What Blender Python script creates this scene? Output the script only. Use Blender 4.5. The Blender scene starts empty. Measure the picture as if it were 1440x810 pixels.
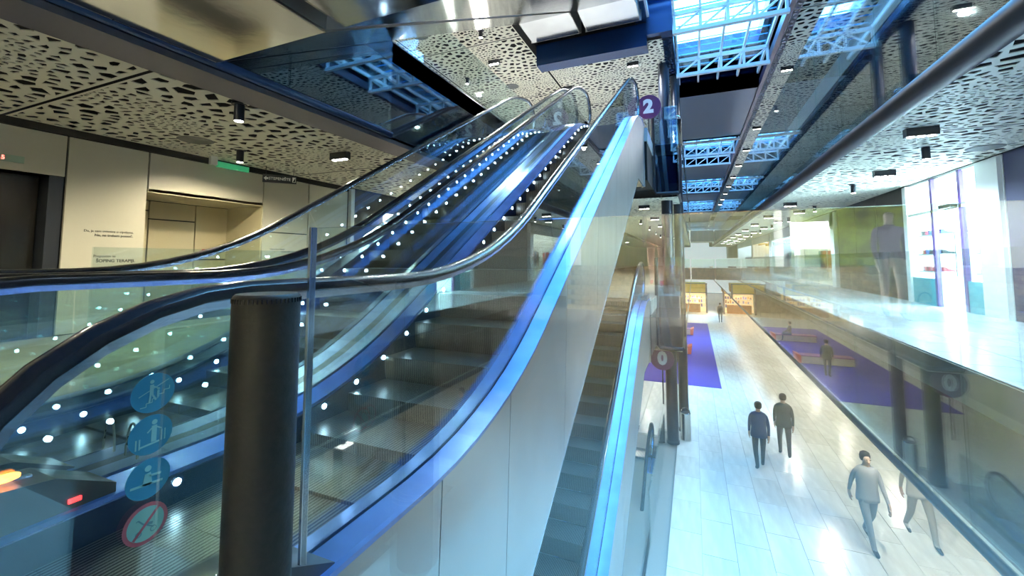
import bpy, bmesh, math, random
from mathutils import Vector, Matrix
random.seed(7)
D = bpy.data; S = bpy.context.scene; COL = S.collection
PI = math.pi
# ------------------------------------------------------------------ camera
CAMZ = 1.05
cd = D.cameras.new('camera'); cam = D.objects.new('camera', cd); COL.objects.link(cam); S.camera = cam
cd.sensor_width = 36; cd.lens = 598/1440*36; cd.clip_start = .02; cd.clip_end = 300
cd.shift_y = -83/1440
X = Vector((.9202238, .39139258, 0)); Yd = Vector((-.02807114, .06599953, -.99742472)); Zf = Vector((-.39038463, .91785397, .07172118))
cam.matrix_world = Matrix(((X.x, -Yd.x, -Zf.x, 0), (X.y, -Yd.y, -Zf.y, 0), (X.z, -Yd.z, -Zf.z, CAMZ), (0, 0, 0, 1)))
# ------------------------------------------------------------------ sky, sun, exposure
w = D.worlds.new('sky'); S.world = w; w.use_nodes = True
bg = w.node_tree.nodes['Background']; bg.inputs[0].default_value = (.36, .63, 1, 1); bg.inputs[1].default_value = 9
sd = D.lights.new('sun', 'SUN'); sd.energy = 15; sd.angle = .35; sd.color = (.55, .78, 1)
sun = D.objects.new('sun', sd); COL.objects.link(sun); sun.rotation_euler = (math.radians(-30), math.radians(2), 0)
S.view_settings.view_transform = 'Standard'; S.view_settings.look = 'None'
S.view_settings.exposure = 1.0; S.view_settings.gamma = 1; S.view_settings.use_curve_mapping = False
S.cycles.transparent_max_bounces = 28; S.cycles.max_bounces = 9; S.cycles.glossy_bounces = 5; S.cycles.diffuse_bounces = 4
S.cycles.sample_clamp_indirect = 6; S.cycles.caustics_reflective = False; S.cycles.caustics_refractive = False

# ------------------------------------------------------------------ materials
MATS = {}
def mat(name, col, rough=.5, metal=0, emit=None, es=0, noise=0, nscale=5, stretch=(1, 1, 1), bump=0, spec=.5):
    if name in MATS: return MATS[name]
    m = D.materials.new(name); m.use_nodes = True; nt = m.node_tree; b = nt.nodes['Principled BSDF']
    b.inputs['Base Color'].default_value = (*col, 1); b.inputs['Roughness'].default_value = rough
    b.inputs['Metallic'].default_value = metal; b.inputs['Specular IOR Level'].default_value = spec
    if emit: b.inputs['Emission Color'].default_value = (*emit, 1); b.inputs['Emission Strength'].default_value = es
    if noise or bump:
        tc = nt.nodes.new('ShaderNodeTexCoord'); mp = nt.nodes.new('ShaderNodeMapping'); mp.inputs['Scale'].default_value = stretch
        nz = nt.nodes.new('ShaderNodeTexNoise'); nz.inputs['Scale'].default_value = nscale; nz.inputs['Detail'].default_value = 6
        nt.links.new(tc.outputs['Object'], mp.inputs[0]); nt.links.new(mp.outputs[0], nz.inputs['Vector'])
        if noise:
            r = nt.nodes.new('ShaderNodeValToRGB'); r.color_ramp.elements[0].position = .3; r.color_ramp.elements[1].position = .7
            r.color_ramp.elements[0].color = (*[max(0, c*(1-noise)) for c in col], 1); r.color_ramp.elements[1].color = (*[min(1, c*(1+noise)) for c in col], 1)
            nt.links.new(nz.outputs[0], r.inputs[0]); nt.links.new(r.outputs[0], b.inputs['Base Color'])
        if bump:
            bp = nt.nodes.new('ShaderNodeBump'); bp.inputs['Strength'].default_value = bump; bp.inputs['Distance'].default_value = .01
            nt.links.new(nz.outputs[0], bp.inputs['Height']); nt.links.new(bp.outputs[0], b.inputs['Normal'])
    MATS[name] = m; return m
def glassmat(name, tint, ior=1.6, gcol=(1, 1, 1), diff=0, dcol=(.5, .6, .6)):
    if name in MATS: return MATS[name]
    m = D.materials.new(name); m.use_nodes = True; nt = m.node_tree; nt.nodes.clear(); N = nt.nodes.new; L = nt.links.new
    out = N('ShaderNodeOutputMaterial'); t = N('ShaderNodeBsdfTransparent'); t.inputs[0].default_value = (*tint, 1)
    g = N('ShaderNodeBsdfGlossy'); g.inputs['Roughness'].default_value = .0; g.inputs[0].default_value = (*gcol, 1)
    # thin-pane reflectance, the same from either side of the face
    lw = N('ShaderNodeNewGeometry'); dt = N('ShaderNodeVectorMath'); dt.operation = 'DOT_PRODUCT'
    L(lw.outputs['Incoming'], dt.inputs[0]); L(lw.outputs['Normal'], dt.inputs[1])
    ab = N('ShaderNodeMath'); ab.operation = 'ABSOLUTE'; L(dt.outputs['Value'], ab.inputs[0])
    om = N('ShaderNodeMath'); om.operation = 'SUBTRACT'; om.inputs[0].default_value = 1; L(ab.outputs[0], om.inputs[1])
    pw = N('ShaderNodeMath'); pw.operation = 'POWER'; pw.inputs[1].default_value = 5; L(om.outputs[0], pw.inputs[0])
    f0 = ((ior-1)/(ior+1))**2
    ma = N('ShaderNodeMath'); ma.operation = 'MULTIPLY_ADD'; ma.inputs[1].default_value = 1-f0; ma.inputs[2].default_value = f0; L(pw.outputs[0], ma.inputs[0])
    mx = N('ShaderNodeMixShader'); L(ma.outputs[0], mx.inputs[0]); L(t.outputs[0], mx.inputs[1]); L(g.outputs[0], mx.inputs[2])
    last = mx
    if diff:
        d = N('ShaderNodeBsdfDiffuse'); d.inputs[0].default_value = (*dcol, 1)
        m2 = N('ShaderNodeMixShader'); m2.inputs[0].default_value = diff; L(mx.outputs[0], m2.inputs[1]); L(d.outputs[0], m2.inputs[2]); last = m2
    L(last.outputs[0], out.inputs[0]); MATS[name] = m; return m
def stripemat(name, col, col2, scale, axis=0, rough=.4, metal=.6, duty=.5):
    m = D.materials.new(name); m.use_nodes = True; nt = m.node_tree; b = nt.nodes['Principled BSDF']; N = nt.nodes.new; L = nt.links.new
    tc = N('ShaderNodeTexCoord'); sp = N('ShaderNodeSeparateXYZ'); L(tc.outputs['Object'], sp.inputs[0])
    mu = N('ShaderNodeMath'); mu.operation = 'MULTIPLY'; mu.inputs[1].default_value = scale; L(sp.outputs[axis], mu.inputs[0])
    fr = N('ShaderNodeMath'); fr.operation = 'FRACT'; L(mu.outputs[0], fr.inputs[0])
    gt = N('ShaderNodeMath'); gt.operation = 'GREATER_THAN'; gt.inputs[1].default_value = duty; L(fr.outputs[0], gt.inputs[0])
    mx = N('ShaderNodeMix'); mx.data_type = 'RGBA'; L(gt.outputs[0], mx.inputs[0]); mx.inputs[6].default_value = (*col, 1); mx.inputs[7].default_value = (*col2, 1)
    L(mx.outputs[2], b.inputs['Base Color']); b.inputs['Roughness'].default_value = rough; b.inputs['Metallic'].default_value = metal
    bp = N('ShaderNodeBump'); bp.inputs['Strength'].default_value = .5; bp.inputs['Distance'].default_value = .005; L(gt.outputs[0], bp.inputs['Height']); L(bp.outputs[0], b.inputs['Normal'])
    MATS[name] = m; return m
GLASS = glassmat('clear_glass', (.90, .965, .955), 1.85)
GLASSD = glassmat('blue_tinted_glass', (.55, .72, .85), 1.9)
GLASSF = glassmat('front_glass', (.93, .975, .97), 1.95)
FASC = mat('dark_glass_fascia', (.012, .02, .045), .03, 0, spec=1.0)
EDGE = mat('glass_edge_green', (.3, .55, .5), .15, emit=None)
STEEL = mat('brushed_steel', (.50, .60, .74), .26, 1, noise=.10, nscale=6, stretch=(1, 1, 40))
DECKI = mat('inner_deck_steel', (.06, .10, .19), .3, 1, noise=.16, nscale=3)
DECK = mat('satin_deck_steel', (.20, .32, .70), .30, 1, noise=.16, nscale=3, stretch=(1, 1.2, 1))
CLAD = mat('satin_cladding_steel', (.47, .46, .44), .34, .85, noise=.07, nscale=2, bump=.05)
SOFF = mat('polished_soffit_steel', (.52, .55, .58), .12, 1, noise=.08, nscale=1.2, bump=.35)
RUB = mat('black_rubber', (.012, .012, .016), .22)
DARK = mat('dark_metal', (.02, .024, .034), .35, .3)
NAVY = mat('navy_metal', (.012, .04, .12), .25, .3)
BLACK = mat('black_void', (.004, .004, .005), .9)
SKIRT = mat('dark_skirt', (.012, .025, .06), .3, .5)
CEIL = mat('cream_ceiling_metal', (.90, .89, .76), .5)
WALLP = mat('cream_wall_panel', (.50, .49, .42), .4)
WALLB = mat('beige_recess_panel', (.52, .48, .33), .45)
TILE = mat('pale_stone_tile', (.74, .73, .68), .22, noise=.10, nscale=2.2, stretch=(3, .6, 1))
TILE2 = mat('pale_stone_tile_warm', (.69, .67, .61), .25, noise=.12, nscale=2.5, stretch=(3, .6, 1))
GTILE = mat('grey_gallery_tile', (.66, .67, .68), .2, noise=.1, nscale=3)
GROUT = mat('tile_joint', (.30, .29, .27), .8)
PURP = mat('purple_carpet', (.06, .035, .33), .9, noise=.12, nscale=30)
ORAN = mat('orange_vinyl', (.80, .16, .08), .5)
BEIGE = mat('beige_vinyl', (.55, .45, .38), .5)
WHITE = mat('white_paint', (.85, .86, .86), .4)
TEAL = mat('teal_panel', (.10, .42, .48), .3)
YEL = mat('mustard_panel', (.85, .50, .04), .45)
BRICK = mat('sand_brick', (.60, .50, .30), .8, noise=.25, nscale=14)
MORT = mat('mortar', (.30, .26, .18), .9)
LED = mat('white_led', (1, 1, 1), .3, emit=(.55, .8, 1), es=60)
LAMP = mat('lamp_lens', (1, 1, 1), .3, emit=(1, .95, .85), es=22)
WARM = mat('warm_lamp', (1, 1, 1), .3, emit=(1, .8, .5), es=10)
SHOPL = mat('shop_light_panel', (1, 1, 1), .4, emit=(.72, .90, 1), es=6)
SHOPW = mat('white_display_glow', (1, 1, 1), .4, emit=(1, .97, .9), es=4)
STEP = stripemat('grooved_tread', (.17, .165, .155), (.012, .012, .014), 48, 0, .35, .8)
STEPR = stripemat('grooved_riser', (.13, .115, .095), (.03, .03, .03), 55, 0, .4, .7)
PLATE = stripemat('grooved_comb_plate', (.34, .35, .36), (.05, .05, .06), 40, 0, .3, .9)
LEATH = mat('black_leather', (.013, .011, .009), .6, noise=.2, nscale=60, bump=.15, spec=.2)
THREAD = mat('tan_thread', (.45, .36, .22), .8)

# ------------------------------------------------------------------ mesh helpers
class MB:
    def __init__(s): s.v = []; s.f = []; s.mi = []
    def add(s, vs, fs, mi=0):
        n = len(s.v); s.v += [tuple(p) for p in vs]; s.f += [tuple(i+n for i in q) for q in fs]; s.mi += [mi]*len(fs); return s
    def box(s, x0, x1, y0, y1, z0, z1, mi=0):
        return s.add([(x0, y0, z0), (x1, y0, z0), (x1, y1, z0), (x0, y1, z0), (x0, y0, z1), (x1, y0, z1), (x1, y1, z1), (x0, y1, z1)],
                     [(0, 3, 2, 1), (4, 5, 6, 7), (0, 1, 5, 4), (1, 2, 6, 5), (2, 3, 7, 6), (3, 0, 4, 7)], mi)
    def loops(s, rings, cap=True, closed=False, mi=0):
        k = len(rings[0]); vs = [p for r in rings for p in r]; fs = []
        n = len(rings)
        for i in range(n if closed else n-1):
            a = i*k; b = ((i+1) % n)*k
            for j in range(k): fs.append((a+j, a+(j+1) % k, b+(j+1) % k, b+j))
        if cap and not closed: fs += [tuple(range(k))[::-1], tuple((n-1)*k+j for j in range(k))]
        return s.add(vs, fs, mi)
    def cyl(s, x, y, z0, z1, r, r2=None, n=20, mi=0):
        r2 = r if r2 is None else r2
        ring = lambda z, q: [(x+q*math.cos(2*PI*i/n), y+q*math.sin(2*PI*i/n), z) for i in range(n)]
        return s.loops([ring(z0, r), ring(z1, r2)], mi=mi)
    def lathe(s, x, y, prof, n=20, mi=0):
        return s.loops([[(x+r*math.cos(2*PI*i/n), y+r*math.sin(2*PI*i/n), z) for i in range(n)] for r, z in prof], mi=mi)
    def tube(s, pts, r, n=10, mi=0, closed=False):
        pts = [Vector(p) for p in pts]; rings = []; m = len(pts)
        for i, p in enumerate(pts):
            a = pts[(i-1) % m] if (closed or i > 0) else p; b = pts[(i+1) % m] if (closed or i < m-1) else p
            t = (b-a).normalized(); u = t.cross(Vector((0, 0, 1)))
            if u.length < .2: u = t.cross(Vector((1, 0, 0)))
            u.normalize(); v = t.cross(u)
            rings.append([p+u*r*math.cos(2*PI*j/n)+v*r*math.sin(2*PI*j/n) for j in range(n)])
        return s.loops(rings, not closed, closed, mi)
    def prism(s, poly, axis, a, b, mi=0):
        def P(u, v, w): return (w, u, v) if axis == 'x' else (u, w, v) if axis == 'y' else (u, v, w)
        return s.loops([[P(u, v, a) for u, v in poly], [P(u, v, b) for u, v in poly]], mi=mi)
    def mesh(s, name, mats, smooth=False):
        me = D.meshes.new(name); me.from_pydata(s.v, [], s.f)
        for m in (mats if isinstance(mats, (list, tuple)) else [mats]): me.materials.append(m)
        if any(s.mi): me.polygons.foreach_set('material_index', s.mi)
        bm = bmesh.new(); bm.from_mesh(me); bmesh.ops.recalc_face_normals(bm, faces=bm.faces); bm.to_mesh(me); bm.free()
        if smooth:
            me.polygons.foreach_set('use_smooth', [True]*len(me.polygons)); me.set_sharp_from_angle(angle=math.radians(40))
        me.update(); return me
    def obj(s, name, mats, parent=None, smooth=False, **k):
        o = D.objects.new(name, s.mesh(name, mats, smooth)); COL.objects.link(o); o.parent = parent
        for a, b in k.items(): o[a] = b
        return o
def link(name, me, parent=None, loc=(0, 0, 0), **k):
    o = D.objects.new(name, me); COL.objects.link(o); o.parent = parent; o.location = loc
    for a, b in k.items(): o[a] = b
    return o
def tag(o, label, cat, group=None):
    o['label'] = label; o['category'] = cat
    if group: o['group'] = group
    return o
def thing(name, label, cat, loc=(0, 0, 0), rz=0, group=None):
    o = D.objects.new(name, None); COL.objects.link(o); o.location = loc; o.rotation_euler = (0, 0, rz); o.empty_display_size = .1
    return tag(o, label, cat, group)
def struct(o): o['kind'] = 'structure'; return o
KIDS = {}
def copytree(o, loc=None, label=None, group=None, parent=None, kids=None):
    if kids is None:
        kids = {}
        for q in D.objects:
            if q.parent: kids.setdefault(q.parent.name, []).append(q)
    c = o.copy(); COL.objects.link(c); c.parent = parent
    if loc is not None: c.location = loc
    if label: c['label'] = label
    if group: c['group'] = group
    for ch in kids.get(o.name, []): copytree(ch, parent=c, kids=kids)
    return c
def spot(loc, power, col=(1, .93, .8), size=140, rad=.05, to=None, blend=.6):
    l = D.lights.new('lamp_light', 'SPOT'); l.energy = power*2.6; l.color = col; l.spot_size = math.radians(size); l.spot_blend = blend; l.shadow_soft_size = rad
    o = D.objects.new('lamp_light', l); COL.objects.link(o); o.location = loc
    if to: o.rotation_euler = (Vector(to)-Vector(loc)).to_track_quat('-Z', 'Y').to_euler()
    return o
def area(loc, power, col, sx, sy, rot=(0, 0, 0)):
    l = D.lights.new('shop_lamp_and_fill', 'AREA'); l.shape = 'RECTANGLE'; l.size = sx; l.size_y = sy; l.energy = power; l.color = col
    o = D.objects.new('shop_lamp_and_fill', l); COL.objects.link(o); o.location = loc; o.rotation_euler = rot; return o
def textmesh(txt, size, depth=.002, bold=0, align='CENTER'):
    c = D.curves.new('lettering', 'FONT'); c.body = txt; c.size = size; c.extrude = depth; c.align_x = align; c.align_y = 'CENTER'; c.offset = bold; c.resolution_u = 3
    o = D.objects.new('lettering', c); COL.objects.link(o)
    me = D.meshes.new_from_object(o.evaluated_get(bpy.context.evaluated_depsgraph_get())); D.objects.remove(o); return me
def text(txt, size, m, loc, rot, parent=None, name='lettering', bold=0, align='CENTER', depth=.002):
    me = textmesh(txt, size, depth, bold, align); me.materials.clear(); me.materials.append(m)
    o = link(name, me, parent, loc); o.rotation_euler = rot; return o

# ------------------------------------------------------------------ levels and plan
H = 4.5
XL, XR = -4.28, 2.38            # void edges
WL, WR = -8.1, 5.0
YB, YE = -10, 76                # ends of the hall
YF = 13.3                       # front edge of the far landing slab
XC = -.35                       # void edge beyond the escalators
def zc(z): return z-1.6         # soffit under a slab
def slab(z, name, top):
    b = MB()
    rects = [(WL, XL, YB, YE), (XR, WR, YB, YE), (XL, XR, YB, 1.0), (XL, XC, YF, YE), (XL, -1.02, 11.45, YF)]
    tops = rects[:2]+[(XL, -1.05, YB, .2), (-1.05, XR, YB, 1.0)]+rects[3:]
    for x0, x1, y0, y1 in tops: b.box(x0, x1, y0, y1, z-.35, z)
    struct(b.obj(name, top))
    # dark structure below the floor, above the perforated ceiling
    b = MB()
    for x0, x1, y0, y1 in rects:
        b.box(x0+.02, x1-.02, y0+.02, y1-.02, zc(z)+.22, z-.36)
    struct(b.obj('ceiling', BLACK))
slab(0, 'floor_upper', mat('dark_gallery_tile', (.40, .40, .37), .22, noise=.15, nscale=2))
slab(4.5, 'floor_gallery', GTILE)
b = MB(); b.box(-13, 11, -12, 78, -5.2, -4.56); struct(b.obj('floor', GROUT))
# top storey slab with the skylight openings
SKY = [(-1.02, XR, -2, 12), (XC, XR, 12, 17.2), (XC, XR, 24.2, 30.4), (XC, XR, 36.5, 44), (XC, XR, 50, 60)]
b = MB(); ZT = 7.35
b.box(-13, XL, -12, 78, ZT+.22, ZT+1.6); b.box(XR, 11, -12, 78, ZT+.22, ZT+1.6); b.box(XL, XC, 12.1, 78, ZT+.22, ZT+1.6)
b.box(XL, XR, -12, -2, ZT+.22, ZT+1.6)
struct(b.obj('ceiling_top', BLACK))
b = MB()
for y0, y1 in ((17.2, 24.2), (30.4, 36.5), (44, 50), (60, 78)): b.box(XC, XR, y0, y1, ZT, ZT+1.6)
struct(b.obj('ceiling_bulkhead', mat('bulkhead_grey', (.025, .045, .10), .35)))
# outer shell
b = MB(); b.box(-13.2, -13, -12, 78, -5, 13); struct(b.obj('wall_left_outer', DARK))
b = MB(); b.box(11, 11.2, -12, 78, -5, 13); struct(b.obj('wall_right_outer', DARK))
b = MB(); b.box(-13, 11, 78, 78.2, -5, 9.5); struct(b.obj('wall_end', mat('end_wall', (.35, .42, .5), .5)))
b = MB(); b.box(-13, 11, -12.2, -12, -5, 9.5); struct(b.obj('wall_back', WALLP))
b = MB(); b.box(-13, XL-.2, -12, 78, 9.0, 9.2); b.box(XR+.3, 11, -12, 78, 9.0, 9.2); struct(b.obj('roof', DARK))

# ------------------------------------------------------------------ level 0 floor tiles
tm = [MB().box(.004, 1.196, .003, .597, 0, .06).mesh('tile', TILE), MB().box(.004, 1.196, .003, .597, 0, .06).mesh('tile', TILE2)]
lay = thing('stone_floor_covering', 'pale stone slab floor of the lowest storey, where people walk', 'floor'); lay['kind'] = 'structure'; del lay['category']
cnt = 0; rest = MB(); rows = []
for j in range(0, 116):
    for i in range(-8, 14):
        x = -.6*1 + i*.6; y = 5 + j*1.2 - (.6 if i % 2 else 0)
        rows.append((x, y))
rows.sort(key=lambda p: (max(0, abs(p[0]-1.8)-2.6))*9+p[1])
tmy = [MB().box(.003, .597, .004, 1.196, 0, .06).mesh('tile', m) for m in (TILE, TILE2)]
for x, y in rows:
    if y > 77: continue
    if x < -1.0 and y < 14.6: continue
    if y > 6 and cnt < 300:
        link('tile', tmy[random.random() < .35], lay, (x, y, -4.56+random.uniform(0, .002))); cnt += 1
    else: rest.box(x+.003, x+.597, y+.004, y+1.196, -4.56, -4.5)
for i in range(22):
    rest.box(7.8+(i % 2)*1.6, 7.8+(i % 2)*1.6+1.59, 5+i*3, 5+i*3+2.98, -4.56, -4.5)
rest.obj('tile_field', TILE, lay, kind='stuff')
# gallery floor tiles, right walkway
gl = thing('gallery_floor_covering', 'grey tiles of the right gallery walkway', 'floor'); gl['kind'] = 'structure'; del gl['category']
gt = MB().box(.004, .646, .004, .646, 0, .012).mesh('tile', GTILE)
n = 0
for j in range(64):
    for i in range(4):
        link('tile', gt, gl, (XR+.02+i*.65, 1.2+j*.65, .0)); n += 1

# ------------------------------------------------------------------ perforated ceiling panels
def voronoi(W, L, seed):
    rnd = random.Random(seed); pts = []
    cs = [(rnd.uniform(0, W), rnd.uniform(0, L), rnd.uniform(.5, 1.1)) for _ in range(int(W*L/2.2)+3)]
    def rad(x, y):
        d = min(math.hypot(x-a, y-b)/c for a, b, c in cs); return .046+.112*min(1, d)**1.5
    tries = 0
    while tries < 14000:
        tries += 1; x, y = rnd.uniform(0, W), rnd.uniform(0, L); r = rad(x, y)
        if all((x-a)**2+(y-b)**2 > (.5*(r+q))**2*1.25 for a, b, q in pts): pts.append((x, y, r))
    b = MB(); grid = {}
    for p in pts: grid.setdefault((int(p[0]/.4), int(p[1]/.4)), []).append(p)
    for x, y, r in pts:
        poly = [(0, 0), (W, 0), (W, L), (0, L)]
        gx, gy = int(x/.4), int(y/.4)
        for i in range(-2, 3):
            for j in range(-2, 3):
                for a, c, q in grid.get((gx+i, gy+j), []):
                    if a == x and c == y: continue
                    mx, my = (x+a)/2, (y+c)/2; nx, ny = a-x, c-y; out = []
                    for k in range(len(poly)):
                        p, s_ = poly[k], poly[(k+1) % len(poly)]
                        dp = (p[0]-mx)*nx+(p[1]-my)*ny; ds = (s_[0]-mx)*nx+(s_[1]-my)*ny
                        if dp <= 0: out.append(p)
                        if dp*ds < 0:
                            t = dp/(dp-ds); out.append((p[0]+t*(s_[0]-p[0]), p[1]+t*(s_[1]-p[1])))
                    poly = out
                    if len(poly) < 3: break
                if len(poly) < 3: break
            if len(poly) < 3: break
        k = len(poly)
        if k < 3: continue
        cx = sum(p[0] for p in poly)/k; cy = sum(p[1] for p in poly)/k
        f = rnd.uniform(.68, .92); fx = f*rnd.uniform(.85, 1.05); fy = f*rnd.uniform(.6, .95)
        jt = [rnd.choice((1, 1, .8, .55)) for p in poly]; inn = [(min(W-.03, max(.03, cx+(p[0]-cx)*fx*q)), min(L-.03, max(.03, cy+(p[1]-cy)*fy*q))) for p, q in zip(poly, jt)]
        vs = [(p[0], p[1], 0) for p in poly]+[(p[0], p[1], 0) for p in inn]+[(p[0], p[1], .009) for p in inn]
        fs = []
        for i in range(k):
            j = (i+1) % k; fs.append((i, j, k+j, k+i)); fs.append((k+i, k+j, 2*k+j, 2*k+i))
        b.add(vs, fs)
    return b
def pmesh(W, seed, L=4.31):
    b = voronoi(W, L, seed); me = D.meshes.new('ceiling_panel'); me.from_pydata(b.v, [], b.f); me.materials.append(CEIL); return me
J0 = -.75                                          # first joint; joints every 4.35 m (3.6, 7.95, 12.3 ...)
def ceilings(z, name, label, strips, ymax):
    for x0, wd, y0, me in strips:
        g = D.objects.new(name, None); COL.objects.link(g); g['kind'] = 'structure'; g['label'] = label
        k = 0
        while True:
            y = (13.33-4.35 if (x0 == XL+.02 and z < 5) else -2.0 if x0 < 0 and z < 5 else 12.45-4.35*3 if x0 == XL+.02 else -2.3 if x0 < 0 else J0)+4.35*k; k += 1
            if y < y0-.1: continue
            if y > ymax: break
            m = me[k % len(me)]
            link('ceiling_panel', m, g, (x0, y+.02, z))
meR = [pmesh(WR-XR-.16, 3), pmesh(WR-XR-.16, 4)]
meL = [pmesh(3.35, 5), pmesh(3.35, 6)]
meC = [pmesh(3.9, 8), pmesh(3.9, 9)]
ceilings(2.9, 'ceiling_right', 'white perforated ceiling panels over the right gallery', [(XR+.14, 0, 3, meR)], 66)
ceilings(2.9, 'ceiling_left', 'cream perforated ceiling panels over the left gallery', [(WL+.02, 0, -2, meL), (XL+.02, 0, 12, meC)], 66)
ceilings(-1.6, 'ceiling_low', 'perforated ceiling panels of the lowest storey', [(XR+.14, 0, 3, meR), (WL+.02, 0, 3, meL), (XL+.02, 0, 12, meC)], 66)
ceilings(ZT, 'ceiling_high', 'white perforated ceiling panels of the top storey', [(XR+.14, 0, 3, meR), (XR+.14+2.5, 0, 3, meR), (XL-3.4, 0, 3, meL), (XL-6.8, 0, 3, meL), (XL+.02, 0, 12, meC)], 66)

# ------------------------------------------------------------------ slab edges: soffit strips, pipes, glass balustrades
def glass_run(axis, c, a, b_, z0, z1, pitch, name, label, group, m=GLASS, cat='balustrade', rail=True, thick=.012):
    t = thing(name, label, cat, group=group)
    n = max(1, round((b_-a)/pitch)); p = (b_-a)/n
    for i in range(n):
        q = MB(); lo, hi = a+i*p+.006, a+(i+1)*p-.006
        if axis == 'y': q.box(c-thick, c+thick, lo, hi, z0, z1)
        else: q.box(lo, hi, c-thick, c+thick, z0, z1)
        q.obj('glass_panel', m, t)
    return t
for z, nm in ((0, 'middle'), (4.5, 'upper')):
    gr = 'glass balustrades of the '+nm+' storey'
    glass_run('y', XR-.03, 1.05, 61, z-1.5, z+1.15, 1.5, 'glass_balustrade', 'long clear glass balustrade of the %s right gallery' % nm, gr)
    struct(MB().box(XR+.01, XR+.05, 1.0, 61, z-1.5, z-.0).obj('trim_right', FASC))
    r = .13 if z else .05
    tag(MB().tube([(XR-.02, 1.0, z-1.58), (XR-.02, 61, z-1.58)], r, 18).obj('edge_pipe', mat('dark_pipe', (.010, .011, .018), .45, .0, spec=.3) if z else DARK, smooth=True),
        'long dark round tube under the edge of the %s right gallery' % nm, 'pipe')
    # left gallery edge
    struct(MB().box(XL-.04, XL+.0, YB if z else 11.4, 11.4 if z else 11.5, z-1.58, z-.02).obj('trim_left', FASC))
    struct(MB().box(XL-.47, XL+.0, YB, 11.4, z-1.64, z-1.54).obj('trim_left_soffit', mat('soffit_slate', (.045, .05, .08), .5)))
    # far landing edge
    lg = glass_run('x', YF-.03, -1.0, XC, z-1.45, z+1.12, .7, 'landing_glass', 'dark framed glass landing front of the %s storey beside the escalators' % nm, 'landing fronts', GLASSD)
    glass_run('y', XC+.02, YF, 61, z-1.45, z+1.12, 1.5, 'glass_balustrade', 'clear glass balustrade of the %s landing beyond the black columns' % nm, gr)
    struct(MB().box(-1.0, XC, YF+.0, YF+.05, z-1.5, z-.02).box(XC-.05, XC, YF, 61, z-1.5, z-.02).obj('trim_landing', FASC))
    fr = MB(); pts = [(-1.02, YF-.05, z+1.1), (-1.02, YF-.05, z-1.4), (-.95, YF-.05, z-1.5), (XC, YF-.05, z-1.5)]
    fr.tube(pts, .055, 10); fr.tube([(XC, YF-.05, z-1.5), (XC, 61, z-1.5)], .055, 10)
    fr.obj('tube_frame', DARK, lg, smooth=True)
# left gallery inner glass, middle storey (beyond the escalators' outer side)
glass_run('y', XL-.1, 1.8, 11.4, .02, 1.15, 1.6, 'glass_balustrade', 'greenish glass balustrade of the middle left gallery beside the escalators', 'glass balustrades of the middle storey')
glass_run('y', XL+.03, -2, 5.2, 4.5-1.55, 5.6, 1.6, 'glass_balustrade', 'glass balustrade of the upper left gallery, above the black beam', 'glass balustrades of the upper storey')
glass_run('y', XL-.1, 5.3, 11.4, 4.5-1.55, 5.6, 1.6, 'glass_balustrade', 'glass balustrade of the upper left gallery, behind the escalator handrails', 'glass balustrades of the upper storey')
tag(MB().tube([(XL+.02, -2, 2.98), (XL+.02, 5.2, 2.98)], .06, 12).obj('edge_pipe', NAVY, smooth=True), 'navy blue tube along the edge beam of the upper left gallery', 'pipe')
# ------------------------------------------------------------------ front glass and leather post
t = thing('front_glass_balustrade', 'frameless glass balustrade right in front, from the steel edge post to the right gallery', 'balustrade')
MB().box(-1.11, .62, .99, 1.008, -.3, 1.15).obj('glass_panel', GLASSF, t)
MB().box(.63, XR-.04, .99, 1.008, -.3, 1.15).obj('glass_panel', GLASSF, t)
MB().box(-1.120, -1.11, .987, 1.010, -.3, 1.152).obj('edge_strip', mat('bright_edge', (.6, .72, .85), .12, .9), t)
tag(MB().box(-1.045, -1.035, .56, .75, -.02, .90).obj('glass_guard', GLASS), 'small glass guard pane standing behind the leather wrapped post', 'guard')
p = thing('leather_post', 'thick black leather wrapped round post with stitched seams, near the left front', 'post', (-.92, .70, 0))
prof = [(.071, 0), (.071, .955), (.069, .966), (.064, .971), (.0, .972)]
MB().lathe(0, 0, prof, 36).obj('post_body', LEATH, p, smooth=True)
for z in (.253, .238):
    st = MB()
    for i in range(60):
        a = 2*PI*i/60; u = Vector((math.cos(a), math.sin(a), 0)); v = Vector((-u.y, u.x, 0)); c = u*.0715
        q = [c+v*s*.0026+Vector((0, 0, z+d*.0008)) for s, d in ((-1, -1), (1, -1), (1, 1), (-1, 1))]
        st.add([tuple(x) for x in q]+[tuple(x+u*.001) for x in q], [(0, 1, 2, 3), (7, 6, 5, 4), (0, 1, 5, 4), (1, 2, 6, 5), (2, 3, 7, 6), (3, 0, 4, 7)])
    st.obj('stitching', THREAD, p, kind='stuff')
st = MB()
for i in range(48):
    a = 2*PI*i/48; st.box(.0708*math.cos(a)-.0012, .0708*math.cos(a)+.0012, .0708*math.sin(a)-.0012, .0708*math.sin(a)+.0012, .952, .962)
st.obj('top_stitching', RUB, p, kind='stuff')

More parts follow.
